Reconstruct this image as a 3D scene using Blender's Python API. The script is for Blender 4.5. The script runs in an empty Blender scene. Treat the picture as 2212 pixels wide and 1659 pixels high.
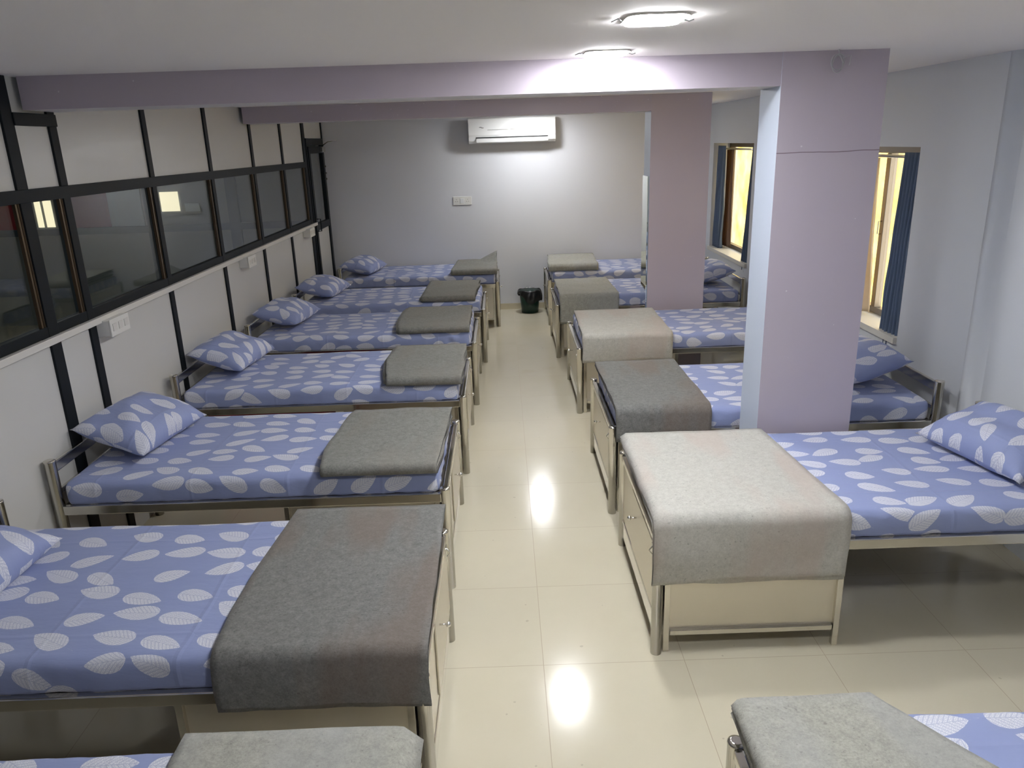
import bpy, bmesh, math, random
from mathutils import Vector, Matrix, noise
random.seed(7)
S = bpy.context.scene
COL = S.collection
PI = math.pi

# ------------------------------------------------------------------ camera
cam_d = bpy.data.cameras.new('camera')
cam = bpy.data.objects.new('camera', cam_d); COL.objects.link(cam)
cam_d.sensor_fit = 'HORIZONTAL'; cam_d.sensor_width = 36.0
cam_d.lens = 36.0 * 1647.25 / 2212.0
cam_d.clip_start = 0.05; cam_d.clip_end = 100
Rw = [[0.9994012, -0.0341861, 0.0053357], [-0.0154127, -0.3017933, 0.9532488], [-0.0309776, -0.9527603, -0.3021395]]
cam.matrix_world = Matrix(((Rw[0][0], -Rw[0][1], -Rw[0][2], 0), (Rw[1][0], -Rw[1][1], -Rw[1][2], 0),
                           (Rw[2][0], -Rw[2][1], -Rw[2][2], 2.12485), (0, 0, 0, 1)))
S.camera = cam

# ------------------------------------------------------------------ world, sun, exposure
W = bpy.data.worlds.new('sky'); S.world = W; W.use_nodes = True
bg = W.node_tree.nodes['Background']
bg.inputs[0].default_value = (0.93, 0.96, 1.0, 1); bg.inputs[1].default_value = 2.4
LAMP = 95.0            # radiance of the ceiling panels
sun_d = bpy.data.lights.new('sun', 'SUN'); sun_d.energy = 1.7; sun_d.color = (1.0, 0.95, 0.86); sun_d.angle = 0.01
sun = bpy.data.objects.new('sun', sun_d); COL.objects.link(sun)
sun.rotation_euler = Vector((0.50, 0.16, -0.85)).to_track_quat('-Z', 'Y').to_euler()
S.view_settings.view_transform = 'Standard'; S.view_settings.look = 'None'
S.view_settings.exposure = 1.08; S.view_settings.gamma = 1.0
S.view_settings.use_curve_mapping = False

# ------------------------------------------------------------------ node helper and materials
class NT:
    def __init__(s, name):
        s.mat = bpy.data.materials.new(name); s.mat.use_nodes = True
        s.t = s.mat.node_tree; s.n = s.t.nodes; s.b = s.n['Principled BSDF']
    def new(s, typ, **kw):
        nd = s.n.new(typ)
        for k, v in kw.items(): setattr(nd, k, v)
        return nd
    def put(s, sock, v):
        if isinstance(v, bpy.types.NodeSocket): s.t.links.new(v, sock)
        elif isinstance(v, (tuple, list)):
            v = tuple(v); n = len(sock.default_value)
            sock.default_value = v if len(v) == n else (v + (1.0,))[:n]
        else:
            try: sock.default_value = v
            except TypeError: sock.default_value = (v,) * len(sock.default_value)
    def m(s, op, a, b=0.0, c=0.0, clamp=False):
        nd = s.new('ShaderNodeMath', operation=op, use_clamp=clamp)
        s.put(nd.inputs[0], a); s.put(nd.inputs[1], b); s.put(nd.inputs[2], c)
        return nd.outputs[0]
    def v(s, op, a, b=(0, 0, 0)):
        nd = s.new('ShaderNodeVectorMath', operation=op); s.put(nd.inputs[0], a); s.put(nd.inputs[1], b)
        return nd.outputs[0]
    def sep(s, a):
        nd = s.new('ShaderNodeSeparateXYZ'); s.put(nd.inputs[0], a); return nd.outputs
    def comb(s, x, y, z=0.0):
        nd = s.new('ShaderNodeCombineXYZ')
        for i, q in enumerate((x, y, z)): s.put(nd.inputs[i], q)
        return nd.outputs[0]
    def mix(s, f, a, b):
        nd = s.new('ShaderNodeMix', data_type='RGBA')
        s.put(nd.inputs[0], f); s.put(nd.inputs[6], a); s.put(nd.inputs[7], b); return nd.outputs[2]
    def noise(s, vec, scale, detail=2.0, rough=0.5):
        nd = s.new('ShaderNodeTexNoise'); s.put(nd.inputs['Vector'], vec)
        nd.inputs['Scale'].default_value = scale; nd.inputs['Detail'].default_value = detail; nd.inputs['Roughness'].default_value = rough
        return nd.outputs[0]
    def ramp(s, f, a, b):
        nd = s.new('ShaderNodeMapRange'); s.put(nd.inputs[0], f); nd.inputs[1].default_value = a; nd.inputs[2].default_value = b
        return nd.outputs[0]
    def bump(s, h, strength, dist, normal=None):
        nd = s.new('ShaderNodeBump'); nd.inputs['Strength'].default_value = strength; nd.inputs['Distance'].default_value = dist
        s.put(nd.inputs['Height'], h)
        if normal is not None: s.put(nd.inputs['Normal'], normal)
        return nd.outputs[0]
    def pos(s): return s.new('ShaderNodeNewGeometry').outputs['Position']
    def obj(s): return s.new('ShaderNodeTexCoord').outputs['Object']
    def uv(s): return s.new('ShaderNodeTexCoord').outputs['UV']
    def rnd(s): return s.new('ShaderNodeObjectInfo').outputs['Random']
    def set(s, **kw):
        for k, v in kw.items(): s.put(s.b.inputs[k.replace('_', ' ')], v)
        return s.mat

def plain(name, col, rough=0.5, metal=0.0, coat=0.0, mottle=0.0, scale=3.0, bump=0.0, bscale=60.0):
    t = NT(name); c = col
    if mottle:
        f = t.noise(t.obj(), scale, 3.0)
        c = t.mix(f, tuple(q * (1 - mottle) for q in col), tuple(min(1, q * (1 + mottle)) for q in col))
    t.set(Base_Color=c, Roughness=rough, Metallic=metal, Coat_Weight=coat)
    if bump: t.set(Normal=t.bump(t.noise(t.obj(), bscale, 3.0), 0.3, bump))
    return t.mat

M = {}
M['wall'] = plain('wall_paint', (0.70, 0.725, 0.765), 0.42, mottle=0.02, scale=1.5, bump=0.0012, bscale=25)
M['wall_back'] = plain('wall_paint_back', (0.70, 0.71, 0.74), 0.45, mottle=0.02, scale=1.5, bump=0.0012, bscale=25)
M['ceiling'] = plain('ceiling_paint', (0.93, 0.895, 0.875), 0.7, mottle=0.015, scale=1.0, bump=0.001, bscale=18)
M['panel'] = plain('white_laminate', (0.64, 0.635, 0.61), 0.22, mottle=0.02, scale=1.3)
M['frame_black'] = plain('black_aluminium', (0.010, 0.013, 0.016), 0.45)
M['frame_black'].node_tree.nodes['Principled BSDF'].inputs['Specular IOR Level'].default_value = 0.16
M['frame_bronze'] = plain('bronze_bead', (0.14, 0.10, 0.065), 0.3, metal=0.7)
M['trunk'] = plain('white_pvc', (0.72, 0.70, 0.66), 0.35)
M['pvc'] = plain('white_plastic', (0.78, 0.77, 0.73), 0.3)
M['ac'] = plain('white_gloss_plastic', (0.80, 0.81, 0.80), 0.22, coat=0.3)
M['dark'] = plain('dark_slot', (0.02, 0.02, 0.02), 0.6)
M['steel'] = plain('stainless_steel', (0.66, 0.635, 0.58), 0.16, metal=1.0)
M['chrome'] = plain('chrome', (0.80, 0.79, 0.77), 0.08, metal=1.0)
M['sheetmetal'] = plain('brushed_steel_sheet', (0.70, 0.655, 0.565), 0.34, metal=0.85, mottle=0.03, scale=4)
M['plywood'] = plain('dark_plywood', (0.035, 0.026, 0.020), 0.6, mottle=0.2, scale=6)
M['board_under'] = plain('black_steel_bar', (0.02, 0.02, 0.022), 0.35)
M['skirting'] = plain('cream_skirting', (0.58, 0.52, 0.38), 0.25)
M['blue_cloth'] = plain('blue_curtain_cloth', (0.095, 0.135, 0.215), 0.75, mottle=0.1, scale=8)
M['lining'] = None
M['alu'] = plain('grey_aluminium', (0.30, 0.28, 0.26), 0.35, metal=0.8)
M['brown_alu'] = plain('brown_aluminium', (0.10, 0.075, 0.055), 0.35, metal=0.3)
M['sill'] = plain('white_stone_sill', (0.70, 0.68, 0.62), 0.35)
M['bin'] = plain('dark_green_plastic', (0.006, 0.030, 0.022), 0.35)
M['liner'] = plain('black_bin_liner', (0.006, 0.007, 0.009), 0.28, bump=0.01, bscale=22)
M['red'] = plain('red_cloth', (0.42, 0.02, 0.04), 0.55, bump=0.006, bscale=12)
M['adj_wall'] = plain('grey_green_laminate', (0.30, 0.33, 0.33), 0.4)
M['adj_frame'] = plain('blue_grey_frame', (0.10, 0.14, 0.18), 0.4)
M['adj_red'] = plain('red_wall_paint', (0.50, 0.03, 0.06), 0.5)
M['adj_maroon'] = plain('maroon_wall_paint', (0.30, 0.08, 0.13), 0.5)
M['adj_pale'] = plain('pale_blue_paint', (0.62, 0.70, 0.76), 0.5)
M['wire'] = plain('grey_wire', (0.45, 0.45, 0.47), 0.5)
M['mirror'] = plain('mirror_glass', (0.86, 0.92, 0.88), 0.02, metal=1.0)

def mk_translucent():
    t = NT('sunlit_curtain_lining')
    f = t.noise(t.obj(), 9.0, 2.0)
    c = t.mix(f, (0.55, 0.46, 0.36), (0.80, 0.74, 0.66))
    t.set(Base_Color=c, Roughness=0.6)
    tr = t.new('ShaderNodeBsdfTranslucent'); t.put(tr.inputs[0], (0.85, 0.76, 0.60))
    mx = t.new('ShaderNodeMixShader'); mx.inputs[0].default_value = 0.45
    t.t.links.new(t.b.outputs[0], mx.inputs[1]); t.t.links.new(tr.outputs[0], mx.inputs[2])
    t.t.links.new(mx.outputs[0], t.n['Material Output'].inputs[0]); return t.mat
M['lining'] = mk_translucent()

def mk_brown_cloth():
    t = NT('brown_curtain_cloth')
    t.set(Base_Color=(0.16, 0.12, 0.10), Roughness=0.7)
    tr = t.new('ShaderNodeBsdfTranslucent'); t.put(tr.inputs[0], (0.40, 0.28, 0.18))
    mx = t.new('ShaderNodeMixShader'); mx.inputs[0].default_value = 0.3
    t.t.links.new(t.b.outputs[0], mx.inputs[1]); t.t.links.new(tr.outputs[0], mx.inputs[2])
    t.t.links.new(mx.outputs[0], t.n['Material Output'].inputs[0]); return t.mat
M['brown_cloth'] = mk_brown_cloth()

def mk_glass(name, tint, refl):
    t = NT(name)
    tr = t.new('ShaderNodeBsdfTransparent'); t.put(tr.inputs[0], tint)
    gl = t.new('ShaderNodeBsdfGlossy'); t.put(gl.inputs['Color'], (1, 1, 1)); gl.inputs['Roughness'].default_value = 0.02
    g = t.new('ShaderNodeNewGeometry'); dp = t.new('ShaderNodeVectorMath', operation='DOT_PRODUCT')
    t.put(dp.inputs[0], g.outputs['Normal']); t.put(dp.inputs[1], g.outputs['Incoming'])
    c = t.m('SUBTRACT', 1.0, t.m('ABSOLUTE', dp.outputs['Value']))
    f = t.m('MULTIPLY', t.m('ADD', 0.04, t.m('MULTIPLY', t.m('POWER', c, 5.0), 0.96)), refl, clamp=True)
    mx = t.new('ShaderNodeMixShader'); t.put(mx.inputs[0], f)
    t.t.links.new(tr.outputs[0], mx.inputs[1]); t.t.links.new(gl.outputs[0], mx.inputs[2])
    t.t.links.new(mx.outputs[0], t.n['Material Output'].inputs[0]); return t.mat
M['glass_dark'] = mk_glass('smoked_partition_glass', (0.80, 0.83, 0.84), 1.0)
M['glass'] = mk_glass('window_glass', (0.93, 0.93, 0.92), 1.0)

def mk_emit(name, col, st):
    t = NT(name); t.set(Base_Color=(0.8, 0.8, 0.8), Emission_Color=col, Emission_Strength=st); return t.mat
M['lamp'] = mk_emit('lit_panel', (0.965, 0.975, 1.0), LAMP)
M['fill_adj'] = mk_emit('fill_panel_adjoining', (0.95, 0.98, 1.0), 3.2)
M['pane_glow'] = mk_emit('glowing_pane', (1.0, 0.86, 0.55), 0.75)  # pane emission stands in for daylight from outside the adjoining room

def mk_purple():
    t = NT('lavender_paint')
    p = t.sep(t.pos())
    wob = t.m('MULTIPLY', t.m('SUBTRACT', t.noise(t.pos(), 6.0), 0.5), 0.012)
    d = t.m('ABSOLUTE', t.m('SUBTRACT', t.m('ADD', p[2], wob), 2.036))
    near = t.m('LESS_THAN', p[1], 5.0)
    crack = t.m('MULTIPLY', t.m('LESS_THAN', d, 0.0022), near)
    base = t.mix(t.noise(t.pos(), 1.6), (0.455, 0.405, 0.485), (0.51, 0.455, 0.505))
    fleck = t.m('GREATER_THAN', t.noise(t.pos(), 55.0, 0.0), 0.875)
    base = t.mix(t.m('MULTIPLY', fleck, 0.5), base, (0.8, 0.8, 0.8))
    c = t.mix(crack, base, (0.22, 0.17, 0.20))
    t.set(Base_Color=c, Roughness=0.48, Normal=t.bump(t.noise(t.pos(), 22.0), 0.3, 0.0012)); return t.mat
M['purple'] = mk_purple()
M['paleblue'] = plain('pale_blue_paint_side', (0.56, 0.62, 0.74), 0.45, mottle=0.02)
M['beamunder'] = plain('beam_underside_paint', (0.66, 0.64, 0.66), 0.5)

def mk_floor():
    t = NT('cream_vitrified_tile')
    p = t.v('SUBTRACT', t.pos(), (0.1109 + 6.0, 2.7307 + 6.0, 0))
    s = t.sep(p)
    fx = t.m('FRACT', t.m('ADD', t.m('DIVIDE', s[0], 0.6), 40.0)); fy = t.m('FRACT', t.m('ADD', t.m('DIVIDE', s[1], 0.6), 40.0))
    ex = t.m('MINIMUM', fx, t.m('SUBTRACT', 1.0, fx)); ey = t.m('MINIMUM', fy, t.m('SUBTRACT', 1.0, fy))
    e = t.m('MINIMUM', ex, ey)
    gm = t.m('LESS_THAN', e, 0.0026)
    idv = t.comb(t.m('FLOOR', t.m('DIVIDE', s[0], 0.6)), t.m('FLOOR', t.m('DIVIDE', s[1], 0.6)))
    wn = t.new('ShaderNodeTexWhiteNoise'); wn.noise_dimensions = '2D'; t.put(wn.inputs['Vector'], idv)
    n1 = t.noise(t.v('ADD', t.pos(), t.v('MULTIPLY', wn.outputs['Color'], (5, 5, 5))), 2.2, 5.0, 0.6)
    base = t.mix(n1, (0.62, 0.57, 0.43), (0.70, 0.65, 0.51))
    base = t.mix(t.m('MULTIPLY', wn.outputs[0], 0.12), base, (0.70, 0.66, 0.54))
    st = t.ramp(t.noise(t.pos(), 1.1, 4.0, 0.65), 0.62, 0.80)
    base = t.mix(t.m('MULTIPLY', st, 0.35), base, (0.47, 0.37, 0.20))
    sp = t.m('GREATER_THAN', t.noise(t.pos(), 30.0, 0.0), 0.865)
    base = t.mix(t.m('MULTIPLY', sp, 0.25), base, (0.16, 0.12, 0.08))
    c = t.mix(gm, base, (0.45, 0.38, 0.27))
    r = t.m('ADD', 0.10, t.m('MULTIPLY', t.noise(t.pos(), 7.0, 4.0), 0.10))
    r = t.m('ADD', r, t.m('MULTIPLY', gm, 0.4))
    t.set(Base_Color=c, Roughness=r, Specular_IOR_Level=0.5,
          Normal=t.bump(t.m('SUBTRACT', t.noise(t.pos(), 2.5), t.m('MULTIPLY', gm, 0.5)), 0.12, 0.002)); return t.mat
M['floor'] = mk_floor()

def mk_leaf(name, flip=1.0):
    """periwinkle cotton printed with pale skeleton leaves; UV is in metres, u along the bed"""
    t = NT(name)
    uv = t.v('ADD', t.uv(), t.comb(t.m('MULTIPLY', t.rnd(), 37.0), t.m('MULTIPLY', t.rnd(), 91.0)))
    s = t.sep(uv)
    CU, CV = 0.182, 0.132
    row = t.m('FLOOR', t.m('DIVIDE', s[1], CV))
    q = t.comb(t.m('ADD', t.m('DIVIDE', s[0], CU), t.m('MULTIPLY', t.m('MODULO', row, 2.0), 0.0)), t.m('DIVIDE', s[1], CV))
    vo = t.new('ShaderNodeTexVoronoi', voronoi_dimensions='2D', feature='F1'); t.put(vo.inputs['Vector'], q)
    vo.inputs['Scale'].default_value = 1.0; vo.inputs['Randomness'].default_value = 0.50
    col = t.sep(vo.outputs['Color']); ps = t.sep(vo.outputs['Position']); qq = t.sep(q)
    dx = t.m('MULTIPLY', t.m('SUBTRACT', qq[0], ps[0]), CU); dy = t.m('MULTIPLY', t.m('SUBTRACT', qq[1], ps[1]), CV)
    a = t.m('ADD', t.m('MULTIPLY', t.m('SUBTRACT', col[0], 0.5), 1.25), t.m('MULTIPLY', t.m('GREATER_THAN', col[1], 0.6), PI))
    ca = t.m('COSINE', a); sa = t.m('SINE', a)
    x = t.m('ADD', t.m('MULTIPLY', dx, ca), t.m('MULTIPLY', dy, sa))
    y = t.m('SUBTRACT', t.m('MULTIPLY', dy, ca), t.m('MULTIPLY', dx, sa))
    L = t.m('ADD', 0.062, t.m('MULTIPLY', col[2], 0.018))
    lx = t.m('DIVIDE', x, L)
    w = t.m('MULTIPLY', t.m('SQRT', t.m('MAXIMUM', t.m('ADD', 1.0, lx), 0.0)), t.m('POWER', t.m('MAXIMUM', t.m('SUBTRACT', 1.0, lx), 0.0), 0.85))
    w = t.m('MULTIPLY', w, t.m('ADD', 0.033, t.m('MULTIPLY', col[1], 0.008)))
    ay = t.m('ABSOLUTE', y)
    wob = t.m('MULTIPLY', t.m('SUBTRACT', t.noise(t.comb(x, y, col[0]), 90.0, 1.0), 0.5), 0.004)
    mask = t.ramp(t.m('ADD', t.m('SUBTRACT', w, ay), wob), -0.0004, 0.0008)
    # veins
    mid = t.m('LESS_THAN', ay, 0.0009)
    sv = t.m('SINE', t.m('MULTIPLY', t.m('SUBTRACT', x, t.m('MULTIPLY', ay, 0.9)), 430.0))
    sv = t.m('GREATER_THAN', sv, 0.62)
    ve = t.new('ShaderNodeTexVoronoi', voronoi_dimensions='2D', feature='DISTANCE_TO_EDGE'); t.put(ve.inputs['Vector'], s[0].node.inputs[0].links[0].from_socket)
    ve.inputs['Scale'].default_value = 190.0
    nv = t.m('LESS_THAN', ve.outputs[0], 0.13)
    vein = t.m('MAXIMUM', mid, t.m('MAXIMUM', t.m('MULTIPLY', sv, 0.75), t.m('MULTIPLY', nv, 0.7)))
    blue = t.mix(t.noise(t.uv(), 3.0), (0.27, 0.32, 0.555), (0.32, 0.375, 0.61))
    leaf = t.mix(t.m('MULTIPLY', vein, 0.70), (0.78, 0.79, 0.85), (0.32, 0.36, 0.54))
    c = t.mix(mask, blue, leaf)
    # ironed fold lines and soft wrinkles
    su = t.sep(t.uv())
    def fold(sock, period, off):
        f = t.m('FRACT', t.m('ADD', t.m('DIVIDE', sock, period), off)); e = t.m('ABSOLUTE', t.m('SUBTRACT', f, 0.5))
        return t.m('MULTIPLY', t.m('SUBTRACT', 1.0, t.ramp(e, 0.0, 0.012 / period)), 1.0)
    wv = t.m('MULTIPLY', t.noise(t.uv(), 2.0), 0.05)
    fh = t.m('MAXIMUM', fold(t.m('ADD', su[0], wv), 0.46, 0.12), fold(t.m('ADD', su[1], wv), 0.62, 0.25))
    wr = t.noise(t.v('MULTIPLY', t.uv(), (1.0, 2.2, 1.0)), 5.0, 4.0, 0.55)
    h = t.m('ADD', t.m('MULTIPLY', fh, 0.28), wr)
    t.set(Base_Color=c, Roughness=0.62, Specular_IOR_Level=0.3, Sheen_Weight=0.08, Normal=t.bump(h, 0.55, 0.012)); return t.mat
M['leaf'] = mk_leaf('leaf_print_cotton')

def mk_wool(name, c1, c2, tint, stain=0.5, edge=0.0):
    t = NT(name)
    p = t.obj()
    f1 = t.ramp(t.noise(p, 130.0, 3.0, 0.8), 0.30, 0.70); f2 = t.ramp(t.noise(p, 36.0, 5.0, 0.75), 0.30, 0.70)
    fib = t.noise(t.v('MULTIPLY', p, (60, 260, 60)), 1.0, 1.0)
    c = t.mix(t.m('ADD', t.m('MULTIPLY', f1, 0.5), t.m('MULTIPLY', f2, 0.5)), c1, c2)
    sp = t.m('GREATER_THAN', t.noise(p, 95.0, 0.0), 0.80)
    c = t.mix(t.m('MULTIPLY', sp, 0.35), c, tuple(q * 0.35 for q in c1))
    big = t.ramp(t.noise(t.v('MULTIPLY', p, (5.5, 1.6, 1.6)), 1.0, 2.0), 0.50, 0.66)
    c = t.mix(t.m('MULTIPLY', big, stain), c, tint)
    h = t.m('ADD', t.m('MULTIPLY', f1, 0.5), t.m('MULTIPLY', fib, 0.5))
    h2 = t.noise(p, 5.0, 3.0)
    nb = t.bump(h, 0.5, 0.002)
    t.set(Base_Color=c, Roughness=0.95, Specular_IOR_Level=0.1, Sheen_Weight=0.15, Normal=t.bump(h2, 0.3, 0.02, nb)); return t.mat
M['wool_dark'] = mk_wool('dark_grey_wool', (0.105, 0.105, 0.100), (0.27, 0.27, 0.255), (0.19, 0.145, 0.115), 0.55)
M['wool_grey'] = mk_wool('grey_wool', (0.125, 0.125, 0.115), (0.31, 0.31, 0.285), (0.24, 0.215, 0.185), 0.35)
M['wool_mid'] = mk_wool('pale_grey_wool', (0.24, 0.24, 0.21), (0.48, 0.475, 0.42), (0.37, 0.38, 0.38), 0.4)
M['wool_light'] = mk_wool('light_grey_wool', (0.38, 0.37, 0.335), (0.60, 0.59, 0.54), (0.50, 0.42, 0.37), 0.55)
M['stitch'] = plain('dark_edge_stitching', (0.06, 0.06, 0.06), 0.9)

def mk_yellow():
    t = NT('sunlit_yellow_render')
    f = t.noise(t.pos(), 2.2, 5.0, 0.65)
    c = t.mix(t.ramp(f, 0.35, 0.65), (0.74, 0.44, 0.05), (0.88, 0.68, 0.24))
    t.set(Base_Color=c, Roughness=0.8); return t.mat
M['yellow'] = mk_yellow()

# ------------------------------------------------------------------ geometry helpers
def link(name, bm, mats, parent=None, smooth=False, loc=None):
    me = bpy.data.meshes.new(name); bm.normal_update(); bm.to_mesh(me); bm.free()
    for m_ in (mats if isinstance(mats, (list, tuple)) else [mats]): me.materials.append(m_)
    if smooth:
        for p in me.polygons: p.use_smooth = True
    o = bpy.data.objects.new(name, me); COL.objects.link(o)
    if parent: o.parent = parent
    if loc: o.location = loc
    return o

def tag(o, label=None, cat=None, group=None, kind=None):
    if label: o['label'] = label
    if cat: o['category'] = cat
    if group: o['group'] = group
    if kind: o['kind'] = kind
    return o

def empty(name, loc, rz=0.0):
    o = bpy.data.objects.new(name, None); COL.objects.link(o)
    o.location = loc; o.rotation_euler = (0, 0, rz); o.empty_display_size = 0.1
    return o

def box(bm, x0, x1, y0, y1, z0, z1, bev=0.0, mi=0, seg=2):
    r = bmesh.ops.create_cube(bm, size=1.0)
    vs = r['verts']
    for v in vs:
        v.co = Vector(((x0 + x1) / 2 + v.co.x * (x1 - x0), (y0 + y1) / 2 + v.co.y * (y1 - y0), (z0 + z1) / 2 + v.co.z * (z1 - z0)))
    fs = set(f for v in vs for f in v.link_faces)
    for f in fs: f.material_index = mi
    if bev:
        es = list(set(e for f in fs for e in f.edges))
        bmesh.ops.bevel(bm, geom=es, offset=bev, segments=seg, affect='EDGES', profile=0.5)
    return fs

def B(*boxes, bev=0.0):
    bm = bmesh.new()
    for b in boxes: box(bm, *b, bev=bev)
    return bm

def tube(bm, pts, r, seg=12, caps=True):
    pts = [Vector(p) for p in pts]; rings = []
    rs = r if isinstance(r, (list, tuple)) else [r] * len(pts)
    up = None
    for i, p in enumerate(pts):
        d = (pts[min(i + 1, len(pts) - 1)] - pts[max(i - 1, 0)]).normalized()
        if up is None:
            up = Vector((0, 0, 1)) if abs(d.z) < 0.9 else Vector((1, 0, 0))
        a = d.cross(up).normalized(); b = a.cross(d).normalized(); up = b
        rings.append([bm.verts.new(p + (a * math.cos(2 * PI * k / seg) + b * math.sin(2 * PI * k / seg)) * rs[i]) for k in range(seg)])
    for i in range(len(rings) - 1):
        for k in range(seg):
            f = bm.faces.new((rings[i][k], rings[i][(k + 1) % seg], rings[i + 1][(k + 1) % seg], rings[i + 1][k])); f.smooth = True
    if caps:
        bm.faces.new(list(reversed(rings[0]))); bm.faces.new(rings[-1])

def post(bm, x, y, h, r=0.025):
    """round tube with a shallow domed cap and a rubber-like flat foot"""
    tube(bm, [(x, y, 0), (x, y, h - 0.012), (x, y, h - 0.010), (x, y, h - 0.004), (x, y, h)], [r, r, r * 1.06, r * 1.0, r * 0.62], 20)

def sphere(bm, c, r, seg=14):
    ret = bmesh.ops.create_uvsphere(bm, u_segments=seg, v_segments=seg // 2 + 2, radius=r)
    for v in ret['verts']: v.co += Vector(c)
    for f in set(f for v in ret['verts'] for f in v.link_faces): f.smooth = True

# ------------------------------------------------------------------ setting
CEIL = 2.48; XL = -2.22; XR = 2.55; YB = 10.03; YF = -2.6
def struct(name, bm, mats, parent=None, **k):
    o = link(name, bm, mats, parent, **k)
    if not parent: o['kind'] = 'structure'
    return o
struct('floor', B((-7.2, 3.0, YF - 0.2, YB + 0.2, -0.08, 0.0)), M['floor'])
struct('ceiling', B((-7.2, 2.9, YF - 0.2, YB + 0.2, CEIL, CEIL + 0.1)), M['ceiling'])
struct('wall_back', B((XL - 0.08, 3.0, YB, YB + 0.15, 0, CEIL)), M['wall_back'])
struct('wall_front', B((XL - 0.08, 3.0, YF - 0.15, YF, 0, CEIL)), M['wall'])
struct('baseboard_back', B((XL, XR, YB - 0.012, YB, 0, 0.077)), M['skirting'])
# right wall with two window openings, the nearer stretch set back a little
W1 = (4.80, 6.30, 0.80, 2.02); W2 = (7.98, 9.48, 0.80, 2.04)
TH = 0.27
def wall_right():
    bm = bmesh.new()
    ys = [4.06, W1[0], W1[1], W2[0], W2[1], YB]
    for a, b in ((ys[0], ys[1]), (ys[2], ys[3]), (ys[4], ys[5])): box(bm, XR, XR + TH, a, b, 0, CEIL)
    for w in (W1, W2):
        box(bm, XR, XR + TH, w[0], w[1], 0, w[2]); box(bm, XR, XR + TH, w[0], w[1], w[3], CEIL)
    # set-back stretch near the camera with a softly rounded return
    prof = [(XR + TH, 4.06), (XR, 4.06), (XR + 0.006, 4.035), (XR + 0.022, 4.012), (XR + 0.045, 4.0), (XR + 0.055, 3.95), (XR + 0.06, YF), (XR + TH, YF)]
    lo = [bm.verts.new((x, y, 0)) for x, y in prof]; hi = [bm.verts.new((x, y, CEIL)) for x, y in prof]
    n = len(prof)
    for i in range(n):
        f = bm.faces.new((lo[i], hi[i], hi[(i + 1) % n], lo[(i + 1) % n])); f.smooth = i in (1, 2, 3, 4)
    bm.faces.new(hi); bm.faces.new(list(reversed(lo)))
    return struct('wall_right', bm, M['wall'])
wall_right()

# pillars and beams (two-tone: lavender faces to the room front, pale blue flanks)
def two_tone(name, x0, x1, y0, y1, z0, z1, under='beamunder'):
    bm = bmesh.new(); fs = box(bm, x0, x1, y0, y1, z0, z1)
    bm.normal_update()
    for f in fs:
        n = f.normal
        f.material_index = 0 if abs(n.y) > 0.5 else (1 if abs(n.x) > 0.5 else 2)
    return struct(name, bm, [M['purple'], M['paleblue'], M[under]])
P1 = (1.31, 1.80, 3.76, 4.05); P2 = (1.31, 1.83, 6.93, 7.22)
for p in (P1, P2): two_tone('pillar', p[0], p[1], p[2], p[3], 0, CEIL)
for p in (P1, P2): two_tone('ceiling_beam', XL + 0.03, p[0], p[2] + 0.004, p[3] - 0.01, 2.335 if p is P1 else 2.345, CEIL)

# ------------------------------------------------------------------ left partition
POSTS = [(-1.58, 0.05), (-0.53, 0.05), (0.52, 0.05), (1.57, 0.05), (2.62, 0.05), (3.665, 0.085), (4.02, 0.065), (5.05, 0.06), (6.09, 0.06), (7.15, 0.06), (8.13, 0.06), (9.06, 0.12)]
DEP = 0.045
wl = bmesh.new()
yy = [YF] + [p[0] for p in POSTS] + [YB]
for i in range(len(yy) - 1):
    a, b = yy[i], yy[i + 1]
    last = i == len(yy) - 2
    if not last:
        box(wl, XL - 0.018, XL, a, b, 0.0, 1.27); box(wl, XL - 0.018, XL, a, b, 1.96, CEIL)
    else:
        box(wl, XL - 0.018, XL, a, b, 2.24, CEIL)
wall_left = struct('wall_left', wl, M['panel'])
for y, w in POSTS:
    bm = B((XL - 0.03, XL + 0.012, y - w / 2, y + w / 2, 0, CEIL), bev=0.002)
    link('partition_post', bm, M['frame_black'], wall_left)
bm = B((XL - 0.03, XL + 0.016, YF, 9.02, 1.925, 1.985), bev=0.002)
link('partition_rail', bm, M['frame_black'], wall_left)
bm = B((XL - 0.03, XL + 0.010, YF, 9.02, 1.295, 1.345), bev=0.002)
link('partition_rail', bm, M['frame_black'], wall_left)
link('frame_header', B((XL - 0.01, XL + 0.02, 3.70, 4.05, 2.268, 2.325), bev=0.003), M['frame_black'], wall_left)
link('corner_post', B((XL - 0.03, XL + 0.012, 9.99, YB, 0, CEIL), bev=0.002), M['frame_black'], wall_left)
for i in range(len(POSTS) - 1):
    a = POSTS[i][0] + POSTS[i][1] / 2; b = POSTS[i + 1][0] - POSTS[i + 1][1] / 2
    link('glass_pane', B((XL - 0.016, XL - 0.010, a, b, 1.345, 1.925)), M['glass_dark'], wall_left)
    bd = bmesh.new()   # bronze glazing beads on the far side of each pane
    box(bd, XL - 0.010, XL + 0.006, b - 0.035, b - 0.022, 1.345, 1.925); box(bd, XL - 0.010, XL + 0.004, b - 0.012, b, 1.345, 1.925)
    link('glazing_bead', bd, M['frame_bronze'], wall_left)
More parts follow.
